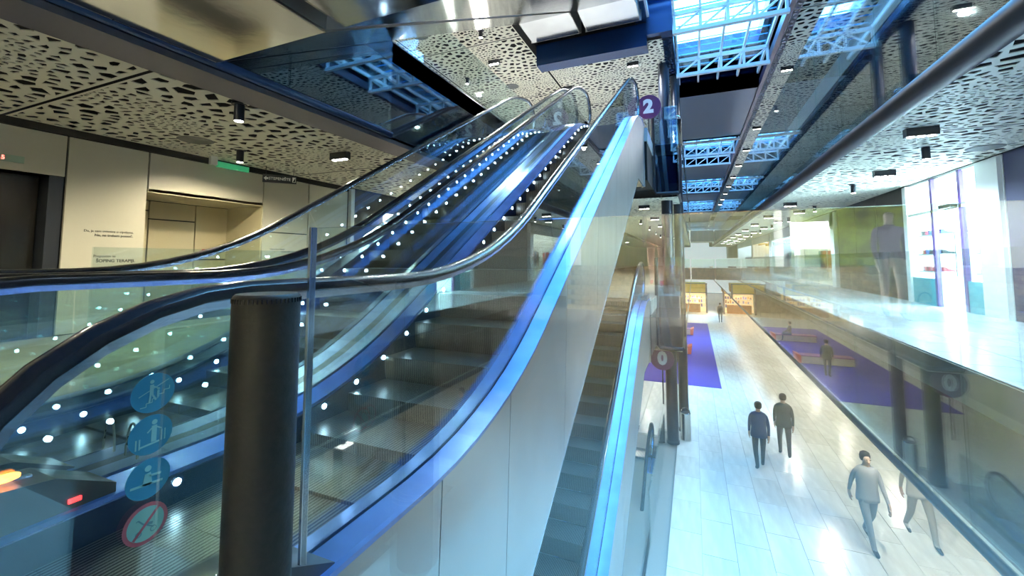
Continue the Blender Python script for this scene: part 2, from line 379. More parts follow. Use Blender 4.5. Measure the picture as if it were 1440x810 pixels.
# ------------------------------------------------------------------ escalators
SL = .577; Y0, Y1 = 2.4, 10.2
def B(t, w_=.85):
    return 0 if t < -w_ else ((t+w_)**2/(4*w_) if t < w_ else t)
def F(y): return SL*(B(y-Y0)-B(y-Y1))
def kinc(y): return max(0, min(1, min((y-Y0+.85)/1.7, (Y1+.85-y)/1.7)))
def fr(a, b_, st):
    n = max(1, int(math.ceil((b_-a)/st))); return [a+(b_-a)*i/n for i in range(n+1)]
YA, YZ = .55, 11.45           # deck ends
def ribbon(b, ys, xa, za, xb, zb, th=.02):
    """bar following the escalator line, between (xa,za) and (xb,zb) above it"""
    rings = []
    for y in ys:
        f = F(y); rings.append([(xa, y, f+za), (xb, y, f+zb), (xb, y, f+zb-th), (xa, y, f+za-th)])
    b.loops(rings); return b
def railpath(side=0):
    pts = []
    for i in range(15, -1, -1):
        a = PI/2+PI*1.02*i/15; pts.append((.85+.55*math.cos(a), .55+.41*math.sin(a)))
    pts += [(y, .96+F(y)) for y in fr(1.0, 10.75, .2)]
    for i in range(0, 16):
        a = PI/2-PI*1.02*i/15; pts.append((10.85+.5*math.cos(a), 4.5+.55+.41*math.sin(a)))
    return pts
RP = railpath()
def sweep(b, x, pts, prof):
    rings = []
    for i, p in enumerate(pts):
        a = pts[max(0, i-1)]; c = pts[min(len(pts)-1, i+1)]; ty, tz = c[0]-a[0], c[1]-a[1]; l = math.hypot(ty, tz); ty /= l; tz /= l
        ny, nz = -tz, ty
        rings.append([(x+u, p[0]+ny*v, p[1]+nz*v) for u, v in prof])
    b.loops(rings); return b
RAILP = [(-.04, .0), (-.038, .014), (-.026, .024), (0, .028), (.026, .024), (.038, .014), (.04, 0), (.036, -.013), (.02, -.017), (-.02, -.017), (-.036, -.013)]
GUIDE = [(-.018, -.018), (.018, -.018), (.012, -.042), (-.012, -.042)]
STW = None
def bottomz(y):  # underside line of the truss
    return max(-1.55, min(4.5-1.55+.0, -1.55+SL*(y-2.55)))
PW = .14
def glass_outline(y):  # top of glass over bottom y
    return y-.39*kinc(y)
def make_escalator(x1, x2, label, loc=(0, 0, 0), group='escalators', near=False):
    """x1 right rail, x2 left rail (x1 > x2)"""
    t = thing('escalator', label, 'escalator', loc, group=group)
    W = x1-x2
    for s, xr in ((1, x1), (-1, x2)):
        sweep(MB(), xr, RP, RAILP).obj('handrail', RUB, t, smooth=True)
        sweep(MB(), xr, RP, GUIDE).obj('rail_guide', STEEL, t)
        ys = fr(YA, YZ, .22)
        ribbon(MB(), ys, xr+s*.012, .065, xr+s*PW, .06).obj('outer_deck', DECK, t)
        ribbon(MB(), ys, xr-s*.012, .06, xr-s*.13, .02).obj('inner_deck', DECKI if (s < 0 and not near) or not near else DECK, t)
        ribbon(MB(), ys, xr-.012, .045, xr+.012, .045, .05).obj('glass_channel', RUB, t)
        ribbon(MB(), ys, xr-s*.13, .0, xr-s*.145, .0, .45).obj('skirt', SKIRT, t)
        # glass panels
        js = [.3, 1.63]+[1.63+1.19*i for i in range(1, 8)]+[11.3]
        for a, c in zip(js[:-1], js[1:]):
            b = MB(); rings = []
            for y in fr(a+.005, c-.005, .11 if (a < 1 or c > 11) else .3):
                f = F(y); yt = glass_outline(y); zt = F(yt)+.925
                zb = f+.05
                if y < .85:
                    q = max(0, 1-((y-.85)/.545)**2)**.5; zt = .55+.375*q; zb = max(.05, .55-.40*q)
                if y > 10.85:
                    q = max(0, 1-((y-10.85)/.495)**2)**.5; zt = 4.5+.55+.375*q; zb = 4.5+max(.05, .55-.40*q)
                rings.append([(xr-.005, y, zb), (xr-.005, yt, zt), (xr+.005, yt, zt), (xr+.005, y, zb)])
            b.loops(rings).obj('glass_panel', GLASS, t)
        # cladding panels
        cs = [1.05, 1.75, 2.55, 3.9, 5.4, 6.9, 8.4, 9.9, 11.45]
        for a, c in zip(cs[:-1], cs[1:]):
            b = MB(); rings = []
            for y in fr(a+.004, c-.004, .25):
                xo = xr+s*(PW-.012); xi = xo-s*.02; zt = F(y)+.045; zb = bottomz(y)
                rings.append([(xo, y, zt), (xo-s*.05, y, zb), (xi-s*.05, y, zb), (xi, y, zt)])
            b.loops(rings).obj('cladding_panel', CLAD, t)
        # leds along the skirt
        led = MB(); led.prism([(.017*math.cos(2*PI*i/10), .017*math.sin(2*PI*i/10)) for i in range(10)], 'x', 0, .006); lme = MESH_LED[0] or led.mesh('led_light', LED); MESH_LED[0] = lme
        y = 1.35
        while y < 10.9:
            link('led_light', lme, t, (xr-s*.146-.003, y, F(y)-.035)); y += .30
        # newel inlet boxes at both ends
        for ye, zb, d in ((YA+.25, 0, -1), (YZ-.25, 4.5, 1)):
            pr = [(.35*0, -.02), (0, .17), (.16, .20), (.42, .17), (.62, .065), (.62, -.02)]
            poly = [(ye+d*.30-d*u, zb+v) for u, v in pr]
            MB().prism(poly, 'x', xr-.115, xr+.115).obj('newel_base', mat('dark_plastic', (.03, .032, .036), .35), t)
    # comb plates / landing plates
    for ya, yb, zb in ((.0, .36, 0), (10.95, YZ, 4.5)):
        MB().box(x2+.145, x1-.145, ya, yb, zb-.15, zb-.10+(.1 if zb else 0)).obj('landing_plate', PLATE, t)
        MB().box(x2+.145, x1-.145, (yb if zb == 0 else ya-.1), (yb+.1 if zb == 0 else ya), zb-.15, zb-.105).obj('comb', mat('comb_grey', (.06, .06, .06), .5), t)
    # steps
    wd = W-.31; key = round(wd, 3)
    if key not in MESH_STEP:
        prf = [(0, 0), (.398, 0), (.398, -.03), (.06, -.26), (.03, -.24), (.008, -.14), (0, -.02)]
        MESH_STEP[key] = MB().prism(prf, 'x', 0, wd).mesh('step', [STEP, STEPR])
        for p in MESH_STEP[key].polygons: p.material_index = 0 if abs(p.normal.z) > .8 and p.center.z > -.01 else 1
    y = .46
    while y < 10.7:
        link('step', MESH_STEP[key], t, (x2+.155, y, F(y+.2)-.13)); y += .4
    # soffit
    b = MB(); rings = []
    for y in [1.05, 2.0, 2.55]+fr(2.7, 10.2, .5)+[10.35, 11.0, 11.45]:
        rings.append([(x2-PW+.06, y, bottomz(y)+.02), (x1+PW-.06, y, bottomz(y)+.02), (x1+PW-.06, y, bottomz(y)), (x2-PW+.06, y, bottomz(y))])
    b.loops(rings).obj('soffit', SOFF, t)
    b = MB()
    b.box(x2-PW+.02, x1+PW-.02, 11.44, 11.46, 4.5-1.55, 4.5+.05); b.obj('end_cap', CLAD, t)
    b = MB(); b.box(x2-PW+.02, x1+PW-.02, 1.03, 1.05, -1.55, -.45); b.obj('end_cap', CLAD, t)
    return t
MESH_LED = [None]; MESH_STEP = {}
X1, X2, X3, X4 = -1.22, -2.50, -2.86, -4.12
e1 = make_escalator(X1, X2, 'nearest escalator, rising from the middle storey, with blue lit steel decks', near=True)
e2 = make_escalator(X3, X4, 'second escalator rising from the middle storey, on the left of the nearest one')
copytree(e1, (.0, 0, 4.5), 'upper escalator overhead with polished steel underside, on the right of its pair')
copytree(e2, (.0, 0, 4.5), 'upper escalator overhead at top left, seen from below with a cream corner')
e5 = copytree(e1, (.04, 0, -4.5), 'lower escalator under the nearest one, rising from the lowest storey')
copytree(e1, (0, 1.9, -9), 'escalator sinking below the stone floor beside the black columns')
# indicator lights and brush guard loops on the near escalator
ib = thing('escalator_indicator', 'orange glowing oval entry light of the escalator at the lower left edge', 'light', (X2+.03, .80, .21))
e = MB(); e.lathe(0, 0, [(.0, .006), (.03, .005), (.036, 0), (.036, -.01)], 20).obj('lens', mat('orange_glow', (1, .3, .05), .3, emit=(1, .22, .02), es=9), ib)
ib.scale = (.55, 1.3, 1); ib.rotation_euler = (math.radians(0), math.radians(14), 0)
rl = MB().box(-.005, .005, -.02, .02, -.008, .008).obj('sensor_light', mat('red_glow', (1, .05, .05), .3, emit=(1, .03, .03), es=2.5)); rl.location = (X2+.12, .98, .06)
tag(rl, 'small red sensor light on the dark escalator skirt at lower left', 'light')
sd_ = MB()
for k in range(2):
    x = -2.75+k*.2
    sd_.tube([(x+.05*math.cos(PI*i/10), 1.25, .09+.16*math.sin(PI*i/10)) for i in range(11)], .006, 6)
tag(sd_.obj('wire_guard', mat('clear_acrylic', (.5, .55, .52), .1, .3), smooth=True), 'clear bent guard loops on the deck between the two escalators', 'guard')
# filler deck between both escalators
b = MB(); ribbon(b, fr(YA, YZ, .22), X3+PW, .058, X2-PW, .058, .03); tag(b.obj('divider_deck', DECKI), 'narrow steel strip filling the gap between the two rising escalators', 'panel')
# stickers on the near glass
def sticker(z, kind, label):
    t = thing('warning_sticker', label, 'sticker', (X1+.0065, .632, z), group='safety stickers on the escalator glass')
    t.rotation_euler = (0, 0, 0)
    R = .046
    disc = lambda r, x, n=28: [(r*math.cos(2*PI*i/n), r*math.sin(2*PI*i/n)) for i in range(n)]
    back = mat('teal_sticker', (.03, .20, .30), .5) if kind < 3 else mat('red_sticker', (.42, .09, .10), .5)
    MB().prism(disc(R, 0), 'x', 0, .0006).obj('sticker_disc', back, t)
    ink = mat('pale_ink', (.22, .42, .40), .6)
    def seg(b, a, c, w_=.0028):
        a = Vector(a); c = Vector(c); d = (c-a).normalized(); nrm = Vector((-d.y, d.x))*w_/2
        b.prism([tuple(a+nrm), tuple(c+nrm), tuple(c-nrm), tuple(a-nrm)], 'x', .0006, .0012)
    def dot(b, y, z_, r): b.prism([(y+r*math.cos(2*PI*i/12), z_+r*math.sin(2*PI*i/12)) for i in range(12)], 'x', .0006, .0012)
    b = MB()
    if kind == 0:
        dot(b, -.004, .027, .0045); seg(b, (-.004, .02), (-.004, -.004), .008); seg(b, (-.006, -.004), (-.008, -.022), .004); seg(b, (-.002, -.004), (.006, -.018), .004)
        seg(b, (-.002, .016), (.012, .008), .003); dot(b, .01, .008, .003); seg(b, (.01, .004), (.01, -.012), .005); seg(b, (-.03, -.004), (.032, .026), .0018)
        for i in range(5): seg(b, (-.026+i*.012, -.030+i*.008), (-.014+i*.012, -.030+i*.008), .0018); seg(b, (-.014+i*.012, -.030+i*.008), (-.014+i*.012, -.022+i*.008), .0018)
    elif kind == 1:
        dot(b, .006, .028, .006); seg(b, (.006, .020), (.006, -.018), .011); seg(b, (.002, .016), (-.008, .006), .003); seg(b, (.010, .016), (.022, .008), .003)
        for y in (-.03, -.023, .022, .029): seg(b, (y, .006 if y > 0 else -.004), (y, -.020 if y > 0 else -.028), .003)
        seg(b, (-.022, -.024), (.018, -.02), .004)
    elif kind == 2:
        dot(b, -.002, .024, .007); b.prism([(-.012, -.012), (-.008, .012), (.004, .014), (.008, -.012), (0, -.016)], 'x', .0006, .0012)
        seg(b, (.002, .006), (.026, .004), .005); seg(b, (-.036, -.010), (.030, -.014), .005)
    else:
        MB().prism(disc(R*.82, 0), 'x', .0006, .0009).obj('sticker_face', mat('green_face', (.22, .38, .30), .6), t)
        ink = mat('grey_ink', (.10, .20, .20), .6)
        b2 = MB(); a = Vector((-.024, -.028)); c = Vector((.026, .030)); d = (c-a).normalized(); nn = Vector((-d.y, d.x))*.003
        b2.prism([tuple(a+nn), tuple(c+nn), tuple(c-nn), tuple(a-nn)], 'x', .0009, .0015); b2.obj('strike_bar', MATS['red_sticker'], t)
        for y in (-.014, .016):
            for i in range(10):
                q = 2*PI*i/10; q2 = 2*PI*(i+1)/10; seg(b, (y+.006*math.cos(q), -.018+.006*math.sin(q)), (y+.006*math.cos(q2), -.018+.006*math.sin(q2)), .0018)
        seg(b, (-.014, -.014), (.006, .010), .003); seg(b, (.016, -.014), (-.006, .002), .003); seg(b, (-.006, .002), (-.016, .014), .003); seg(b, (-.016, .014), (-.02, .012), .002); seg(b, (.0, .0), (.014, -.004), .006)
    b.obj('pictogram', ink, t)
sticker(.728, 0, 'topmost round teal sticker on the glass, person on stairs')
sticker(.630, 1, 'second round teal sticker on the glass, figure between rails')
sticker(.528, 2, 'third round teal sticker on the glass, figure leaning on rail')
sticker(.425, 3, 'lowest round sticker on the glass, red ring around a struck out stroller')

# ------------------------------------------------------------------ columns, bins, level signs
def column(x, y, r, label):
    t = thing('column', label, 'column', (x, y, 0), group='black columns')
    MB().cyl(0, 0, -4.5, ZT+.1, r, n=28).obj('shaft', mat('column_black', (.018, .024, .04), .3, .2), t, smooth=True)
    MB().cyl(0, 0, -4.5, -4.42, r+.02, n=28).obj('foot_ring', DARK, t, smooth=True)
column(-.72, 14.2, .17, 'front black round column beside the escalators and the steel bin')
column(-.42, 15.3, .15, 'rear black round column behind the front one')
def bin_(x, y, z, label):
    t = thing('litter_bin', label, 'bin', (x, y, z), group='steel litter bins')
    MB().lathe(0, 0, [(.15, 0), (.155, .02), (.15, .04), (.15, .80), (.155, .82), (.14, .83)], 24).obj('bin_body', mat('chrome', (.75, .75, .72), .12, 1), t, smooth=True)
    MB().tube([(.13*math.cos(PI*i/12), 0, .82+.14*math.sin(PI*i/12)) for i in range(13)], .018, 8).obj('hood_loop', MATS['chrome'], t, smooth=True)
    MB().cyl(0, 0, .80, .835, .12, n=20).obj('ash_tray', DARK, t)
bin_(-.36, 14.55, -4.5, 'shiny steel litter bin on the stone floor by the black columns')
bin_(-.36, 13.75, 4.5, 'shiny steel litter bin on the upper landing behind glass')
def levelsign(x, y, z, txt, label, r=.36):
    t = thing('level_sign', label, 'sign', (x, y, z))
    n = 32; MB().prism([(r*math.cos(2*PI*i/n), r*math.sin(2*PI*i/n)) for i in range(n)], 'y', -.03, .03).obj('disc', mat('plum_paint', (.10, .02, .10), .4), t)
    text(txt, r*1.5, WHITE, (0, -.032, 0), (PI/2, 0, 0), t, 'numeral', bold=.03)
    text(txt, r*1.5, WHITE, (0, .032, 0), (PI/2, 0, PI), t, 'numeral', bold=.03)
    MB().cyl(0, 0.0, -r-1.0, -r+.02, .02, n=10).obj('stem', DARK, t)
levelsign(-1.10, 12.9, 5.55, '2', 'plum round level sign reading 2 on the upper landing')
levelsign(-.95, 13.9, -1.95, '0', 'round level sign reading 0 under the middle landing front', .34)

# ------------------------------------------------------------------ escalator opening guard at floor 0
glass_run('y', -.92, 9.0, 13.6, -4.5, -3.45, 1.15, 'glass_balustrade', 'low glass guard beside the sinking escalator on the stone floor', 'floor opening guards')
b = MB(); b.box(-.99, -.94, 2, 13.6, -5.2, -4.5); struct(b.obj('trim_opening', DARK))

# ------------------------------------------------------------------ carpets, benches
tag(MB().box(-4.1, .97, 20.8, 41, -4.5, -4.485).obj('purple_carpet', PURP), 'large purple carpet on the stone floor beyond the black columns', 'carpet')
def bench(x, y, L, label, ends=ORAN):
    t = thing('bench', label, 'bench', (x, y, -4.485), group='benches on the purple carpet')
    MB().box(-L, 0, -.35, .35, .05, .42).obj('seat_block', BEIGE, t)
    MB().prism([(0, .05), (0, .45), (.25, .55), (.18, .05)], 'y', -.38, .38).obj('end_piece', ends, t)
    MB().box(-L-.02, .02, -.37, .37, .42, .46).obj('seat_pad', mat('pad_plum', (.30, .10, .25), .6), t)
bench(-.45, 27.6, 2.3, 'orange ended bench on the nearer part of the purple carpet')
bench(-.35, 34.5, 2.3, 'orange ended bench on the farther part of the purple carpet')

# ------------------------------------------------------------------ left wall, middle storey
t = thing('wall_left', 'cream panelled wall of the left gallery', 'wall'); t['kind'] = 'structure'; del t['category']
def wpanel(y0, y1, z0, z1, m=WALLP, x=WL, name='wall_panel'):
    MB().box(x-.04, x, y0+.012, y1-.012, z0+.012, z1-.012).obj(name, m, t)
ys = [-9, -6, -3.2, -1.1, .9]
for a, c in zip(ys[:-1], ys[1:]): wpanel(a, c, 0, 2.8)
wpanel(.9, 2.99, 2.2, 2.8); wpanel(2.99, 3.97, 0, 2.8); wpanel(3.97, 5.98, 2.14, 2.8); wpanel(5.98, 7.1, 0, 1.62); wpanel(5.98, 7.1, 1.62, 2.8); wpanel(7.1, 8.3, 0, 2.8)
# recess
xr_ = WL-1.1
for a, c, z0, z1 in ((3.97, 4.55, 0, 1.95), (3.97, 4.55, 1.95, 2.14), (4.55, 5.35, 0, 1.8), (4.55, 5.35, 1.8, 2.14), (5.35, 6.8, 0, 1.05), (5.35, 6.8, 1.05, 2.14)):
    wpanel(a, c, z0, z1, WALLB, xr_)
MB().box(xr_, WL-.04, 3.9, 3.97, 0, 2.14).box(xr_, WL-.04, 5.98, 6.04, 0, 2.14).box(xr_, WL, 3.97, 5.98, 2.14, 2.2).obj('reveal', WALLB, t)
struct(MB().box(WL-1.4, WL-.06, -9, 3.0, -.02, 3.2).obj('wall_left_core', BLACK)) if False else None
struct(MB().box(WL-1.3, WL-1.2, -9, 8.4, 0, 3.1).box(WL-1.3, WL-.05, 6.05, 8.3, 0, 3.1).box(WL-1.3, WL-.05, 3.0, 3.9, 0, 3.1).obj('wall_left_core', DARK))
struct(MB().box(WL-.5, WL+.02, YB, 8.4, 2.80, 2.90).obj('trim_shadow_gap', BLACK))
tag(MB().box(WL-1.0, WL-.9, 3.98, 4.12, 0, 1.9).obj('dark_doorway', BLACK), 'black narrow door leaf inside the beige wall recess', 'door')
tag(MB().box(xr_+.002, xr_+.03, 5.5, 5.58, 1.16, 1.26).obj('fire_alarm_button', mat('alarm_red', (.5, .03, .03), .4)), 'small red fire alarm box on the beige recess wall', 'alarm')
# lift
lf = thing('lift', 'dark bronze lift doors with a lit display above, at the far left', 'lift', (WL, 1.95, 0))
MB().box(-.30, -.25, -1.0, -.02, 0, 2.2).obj('lift_door', mat('bronze', (.05, .045, .04), .25, .9, noise=.2, nscale=3, stretch=(1, 8, 1)), lf)
MB().box(-.30, -.25, .0, .86, 0, 2.2).obj('lift_door', MATS['bronze'], lf)
MB().box(-.28, -.02, .88, 1.03, 0, 2.2).obj('jamb', DARK, lf)
d_ = MB().box(0, .02, .25, .62, 2.31, 2.40).obj('display', mat('display_green', (.30, .42, .34), .3), lf)
text('5', .07, mat('digit_red', (1, .2, .2), .4, emit=(1, .15, .12), es=3), (.022, .43, 2.355), (PI/2, 0, PI/2), d_, 'digit')
# writing on the wall
INK = mat('wall_ink', (.05, .05, .045), .6)
R90 = (PI/2, 0, PI/2)
def wallnote(lines, label):
    t = thing('wall_lettering', label, 'lettering', (WL+.002, 0, 0))
    for s, sz, y, z, bo in lines: text(s, sz, INK, (0, y, z), R90, t, 'text_line', bold=bo)
wallnote([('Da, ja sam ovisnica o cipelama.', .048, 3.52, 1.47, 0), ('Ne, ne trebam pomoć.', .050, 3.58, 1.41, .001)], 'two small printed lines on the cream wall panel beside the lift')
wallnote([('Prepustite se', .05, 3.48, 1.10, 0), ('ŠOPING TERAPIJI.', .062, 3.62, 1.03, .0015)], 'lower printed phrase on the cream panel beside the lift, in capitals')
wallnote([('Lijep je dan za kupnju', .04, 6.35, 1.27, 0), ('baš kao i svaki drugi', .04, 6.6, 1.22, 0)], 'small printed lines on the cream wall panel right of the recess')
# hanging signs
hs = thing('hanging_sign', 'black hanging sign with a white arrow, lettering and stair symbol', 'sign', (-7.6, 5.95, 2.66))
hs.rotation_euler = (0, 0, math.radians(50))
MB().box(-.30, .30, -.02, .02, -.08, .08).obj('sign_board', DARK, hs)
text('STEPENIŠTE', .075, WHITE, (.0, -.022, 0), (PI/2, 0, 0), hs, 'text_line', bold=.001)
MB().prism([(-.28, 0), (-.235, .045), (-.235, .018), (-.20, .018), (-.20, -.018), (-.235, -.018), (-.235, -.045)], 'y', -.024, -.02).obj('arrow', WHITE, hs)
MB().prism([(.225, -.05), (.285, -.05), (.285, .05), (.225, .05)], 'y', -.023, -.02).obj('symbol', WHITE, hs)
MB().prism([(.232, -.043), (.278, -.043), (.278, .043)], 'y', -.025, -.023).obj('symbol_face', DARK, hs)
MB().box(-.25, -.24, -.005, .005, .08, .25).box(.24, .25, -.005, .005, .08, .24).obj('hanger', DARK, hs)
ex = thing('exit_sign', 'green translucent emergency sign under the cream ceiling near the wall', 'sign', (-7.9, 5.2, 2.78)); ex.rotation_euler = (0, 0, PI/2)
MB().box(-.30, .30, -.02, .02, -.05, .05).obj('sign_face', mat('sign_green', (.04, .30, .14), .3, emit=(.05, .4, .18), es=.25), ex)
MB().box(-.42, -.30, -.03, .03, -.03, .13).obj('housing', WHITE, ex)

# ------------------------------------------------------------------ ceiling fixtures
dl = thing('downlight', 'x', 'light', (0, 0, 0)); 
MB().cyl(0, 0, -.20, 0, .055, n=20).obj('can', DARK, dl, smooth=True); MB().cyl(0, 0, -.203, -.19, .046, n=20).obj('lens', LAMP, dl); MB().cyl(0, 0, -.004, .02, .085, n=20).obj('rose', DARK, dl)
tr = thing('triple_spotlight', 'x', 'light', (0, 0, 0))
MB().box(-.18, .18, -.06, .06, -.12, .0).obj('housing', DARK, tr)
lens = MB().cyl(0, 0, -.127, -.11, .042, n=16).mesh('lens', LAMP)
for i in (-1, 0, 1): link('lens', lens, tr, (i*.115, 0, 0))
vt = thing('ceiling_speaker', 'x', 'vent', (0, 0, 0)); MB().lathe(0, 0, [(.24, .0), (.22, -.012), (.0, -.016)], 28).obj('grille', mat('vent_grey', (.08, .09, .09), .6), vt)
FIRST = {'d': dl, 't': tr, 'v': vt}; USED = set()
def fix(k, x, y, z, label, group, P=0, col=(1, .93, .8)):
    o = FIRST[k]
    if k not in USED: USED.add(k); o.location = (x, y, z); o['label'] = label; o['group'] = group
    else:
        c = o.copy(); COL.objects.link(c); c.location = (x, y, z); c['label'] = label; c['group'] = group
        for ch in KD[k]:
            q = ch.copy(); COL.objects.link(q); q.parent = c
    if P: spot((x, y, z-.22), P, col, 165, .06)
KD = {k: [q for q in D.objects if q.parent == o] for k, o in FIRST.items()}
ORD = ['first', 'second', 'third', 'fourth', 'fifth', 'sixth', 'seventh', 'eighth', 'ninth', 'tenth', 'eleventh', 'twelfth']
CW = (1, .87, .60); CB = (.58, .80, 1)
# left gallery, one by one
fix('d', -4.95, 3.30, 2.9, 'black cylinder downlight at the front of the cream ceiling, nearest the black beam', 'downlights of the left gallery', 60, CW)
fix('d', -7.05, 4.75, 2.9, 'black cylinder downlight in the cream ceiling near the panelled wall', 'downlights of the left gallery', 60, CW)
fix('t', -5.60, 5.53, 2.9, 'black triple spotlight in the cream ceiling, left of the handrail', 'triple spotlights of the left gallery', 60, CW)
fix('d', -6.4, 1.2, 2.9, 'downlight over the left gallery outside the view', 'downlights of the left gallery', 70, CW)
fix('d', -6.4, -2.5, 2.9, 'downlight over the back of the left gallery', 'downlights of the left gallery', 70, CW)
fix('v', -7.06, 4.05, 2.9, 'round dark speaker grille in the cream ceiling near the wall', 'round ceiling grilles')
fix('v', -5.2, 8.1, 2.9, 'round dark speaker grille in the cream ceiling behind the handrails', 'round ceiling grilles')
for i in range(9):
    y = 9.9+4.35*i
    fix('t', -6.2, y, 2.9, 'black triple spotlight of the left gallery, %s in the row behind the handrails' % ORD[i], 'triple spotlights of the left gallery', 45 if i < 5 else 0, CW)
    fix('d', -2.2, y+6.2, 2.9, 'black downlight under the upper landing, %s from the escalators' % ORD[i], 'downlights under the landing', 50 if i < 4 else 0, CW)
    fix('t', -1.5, y+5.2, 2.9, 'black triple spotlight under the upper landing, %s from the escalators' % ORD[i], 'spotlights under the landing')
# right gallery
fix('t', 3.00, 7.66, 2.9, 'large black triple spotlight nearest in the right gallery ceiling', 'triple spotlights of the right gallery', 170, CB)
fix('d', 3.58, 9.03, 2.9, 'black cylinder downlight behind the nearest triple spotlight on the right', 'downlights of the right gallery', 40, CB)
fix('t', 3.71, 11.1, 2.9, 'second black triple spotlight in the right gallery ceiling', 'triple spotlights of the right gallery', 150, CB)
fix('d', 3.72, 13.0, 2.9, 'small black downlight behind the second triple spotlight on the right', 'downlights of the right gallery')
fix('v', 4.50, 9.44, 2.9, 'round grille in the white ceiling at the right edge', 'round ceiling grilles')
fix('t', 3.6, 3.2, 2.9, 'triple spotlight over the near right gallery', 'triple spotlights of the right gallery', 150, CB)
for i in range(9):
    y = 16.2+4.35*i
    fix('t', 2.95, y, 2.9, 'black triple spotlight in the edge row of the right gallery, %s of the far ones' % ORD[i], 'triple spotlights of the right gallery', 150 if i < 5 else 0, CB)
    fix('d', 3.9, y+1.3, 2.9, 'black downlight in the right gallery ceiling, %s of the far row' % ORD[i], 'downlights of the right gallery')
    fix('t', 3.7, y+2.6, 2.9, 'black triple spotlight in the inner row of the right gallery, %s from the front' % ORD[i], 'triple spotlights of the right gallery')
# top ceiling
FX = {}
for k, x, y in (('d', -5.22, 10.07), ('t', -5.64, 11.81), ('d', -7.07, 12.64), ('t', -4.06, 14.72), ('t', -1.61, 13.68), ('v', -6.93, 9.63), ('v', -5.9, 13.9), ('d', -9.31, 12.9), ('t', 3.0, 15.97), ('d', 3.3, 20.0), ('t', -8.6, 8.5), ('d', -8.4, 6.2)):
    nm = {'d': 'downlight', 't': 'triple spotlight', 'v': 'speaker grille'}[k]
    FX[nm] = FX.get(nm, 0)+1
    fix(k, x, y, ZT, '%s %s in the high top ceiling %s the skylight' % (ORD[FX[nm]-1], nm, 'right of' if x > 0 else 'left of'), 'fixtures of the top ceiling', 0 if k == 'v' else 130, (.9, .95, 1) if x > -3 else (1, .95, .85))
for i in range(8):
    fix('t', 2.95, 22.8+4.35*i, ZT, 'triple spotlight in the top ceiling right of the skylights, %s of the receding row' % ORD[i], 'fixtures of the top ceiling', 90 if i < 4 else 0, (.9, .95, 1))
# lowest storey
for i in range(8):
    y = 8+5.2*i
    spot((6.0, y, -1.75), 40, (1, .9, .75), 165); spot((3.4, y+2, -1.72), 42, (1, .92, .78), 165)
    if i > 1: spot((-2.4, y, -1.75), 26, (1, .9, .75), 165)
    spot((-6.4, y, -1.75), 60, (1, .9, .75), 165)

# ------------------------------------------------------------------ skylight
def skylight(x0, x1, y0, y1):
    t = thing('skylight', 'glazed skylight with white steel frame and blue louvres, from y %d on' % y0, 'skylight')
    return t
ZS = 7.80
SKL = ['nearest glazed skylight with white steel trusses and blue louvres', None, 'second skylight behind the grey bulkhead', 'third skylight down the hall', 'last skylight far down the hall']
LOUV = mat('blue_louvre', (.03, .36, .80), .4)
for n, (x0, x1, y0, y1) in enumerate(SKY):
    lab = SKL[n] or 'skylight bay directly beside the upper escalator landing'
    t = thing('skylight', lab, 'skylight', group='skylights')
    y = y0+.25; lm = MB().prism([(-.10, -.03), (.10, .05), (.10, .07), (-.10, -.01)], 'x', x0, x1).mesh('louvre', LOUV)
    while y < y1-.1:
        link('louvre', lm, t, (0, y, ZS+.45)); y += .5
    nb = 4 if x1-x0 < 3 else 5
    for i in range(nb+1):
        x = x0+.05+(x1-x0-.1)*i/nb; MB().box(x-.03, x+.03, y0, y1, ZS-.05, ZS+.05).obj('glazing_bar', WHITE, t)
    y = y0+.05; k = 0
    while y < y1+.2:
        yy = min(y, y1-.05)
        b = MB().box(x0, x1, yy-.06, yy+.06, ZS-.62, ZS-.52).box(x0, x1, yy-.05, yy+.05, ZS-.1, ZS+.0)
        for i in range(nb+1):
            x = x0+.05+(x1-x0-.1)*i/nb; b.box(x-.035, x+.035, yy-.035, yy+.035, ZS-.55, ZS-.08)
            if i < nb:
                xn = x+(x1-x0-.1)/nb; b.tube([(x, yy, ZS-.56), (xn, yy, ZS-.08)], .03, 6)
        b.obj('truss', WHITE, t); y += 3.0; k += 1
    MB().box(x0, x1, y0, y1, ZS+.06, ZS+.075).obj('glazing', glassmat('sky_glass', (.62, .88, 1), 1.4), t)
# well walls and closing roof
b = MB(); 
b.box(XR, XR+.3, -12, 78, ZT+.0, ZS+1.6); b.box(-1.32, -1.02, -12, 12.1, ZT+.4, ZS+1.6); b.box(XC-.3, XC, 12, 78, ZT, ZS+1.6)
for y in (17.2, 30.4, 44, 60): b.box(XC, XR, y, y+.3, ZT, ZS+1.6)
for y in (24.2, 36.5, 50): b.box(XC, XR, y-.3, y, ZT, ZS+1.6)
struct(b.obj('wall_skylight_well', NAVY))
b = MB(); b.box(-13, -1.3, -12, 78, ZS+1.3, ZS+1.5); b.box(XR+.2, 11, -12, 78, ZS+1.3, ZS+1.5)
for y0, y1 in ((17.4, 24), (30.6, 36.3), (44.2, 49.8), (60.2, 78), (-12, -2)): b.box(-1.4, XR+.3, y0, y1, ZS+1.3, ZS+1.5)
b.box(-1.4, XC-.2, 12, 78, ZS+1.3, ZS+1.5)
struct(b.obj('roof_top', DARK))
b = MB(); b.box(XL, -1.02, 12.0, 12.5, ZT-.35, ZT+.3).box(-1.02, XC, 11.9, 12.1, ZT-.1, ZT+1.6); struct(b.obj('trim_landing_beam', NAVY))
for z in (ZT,):
    struct(MB().box(XR-.02, XR+.10, -2, 70, ZT-.06, ZT+.2).obj('trim_skylight_edge', mat('plum_trim', (.05, .03, .06), .4)))

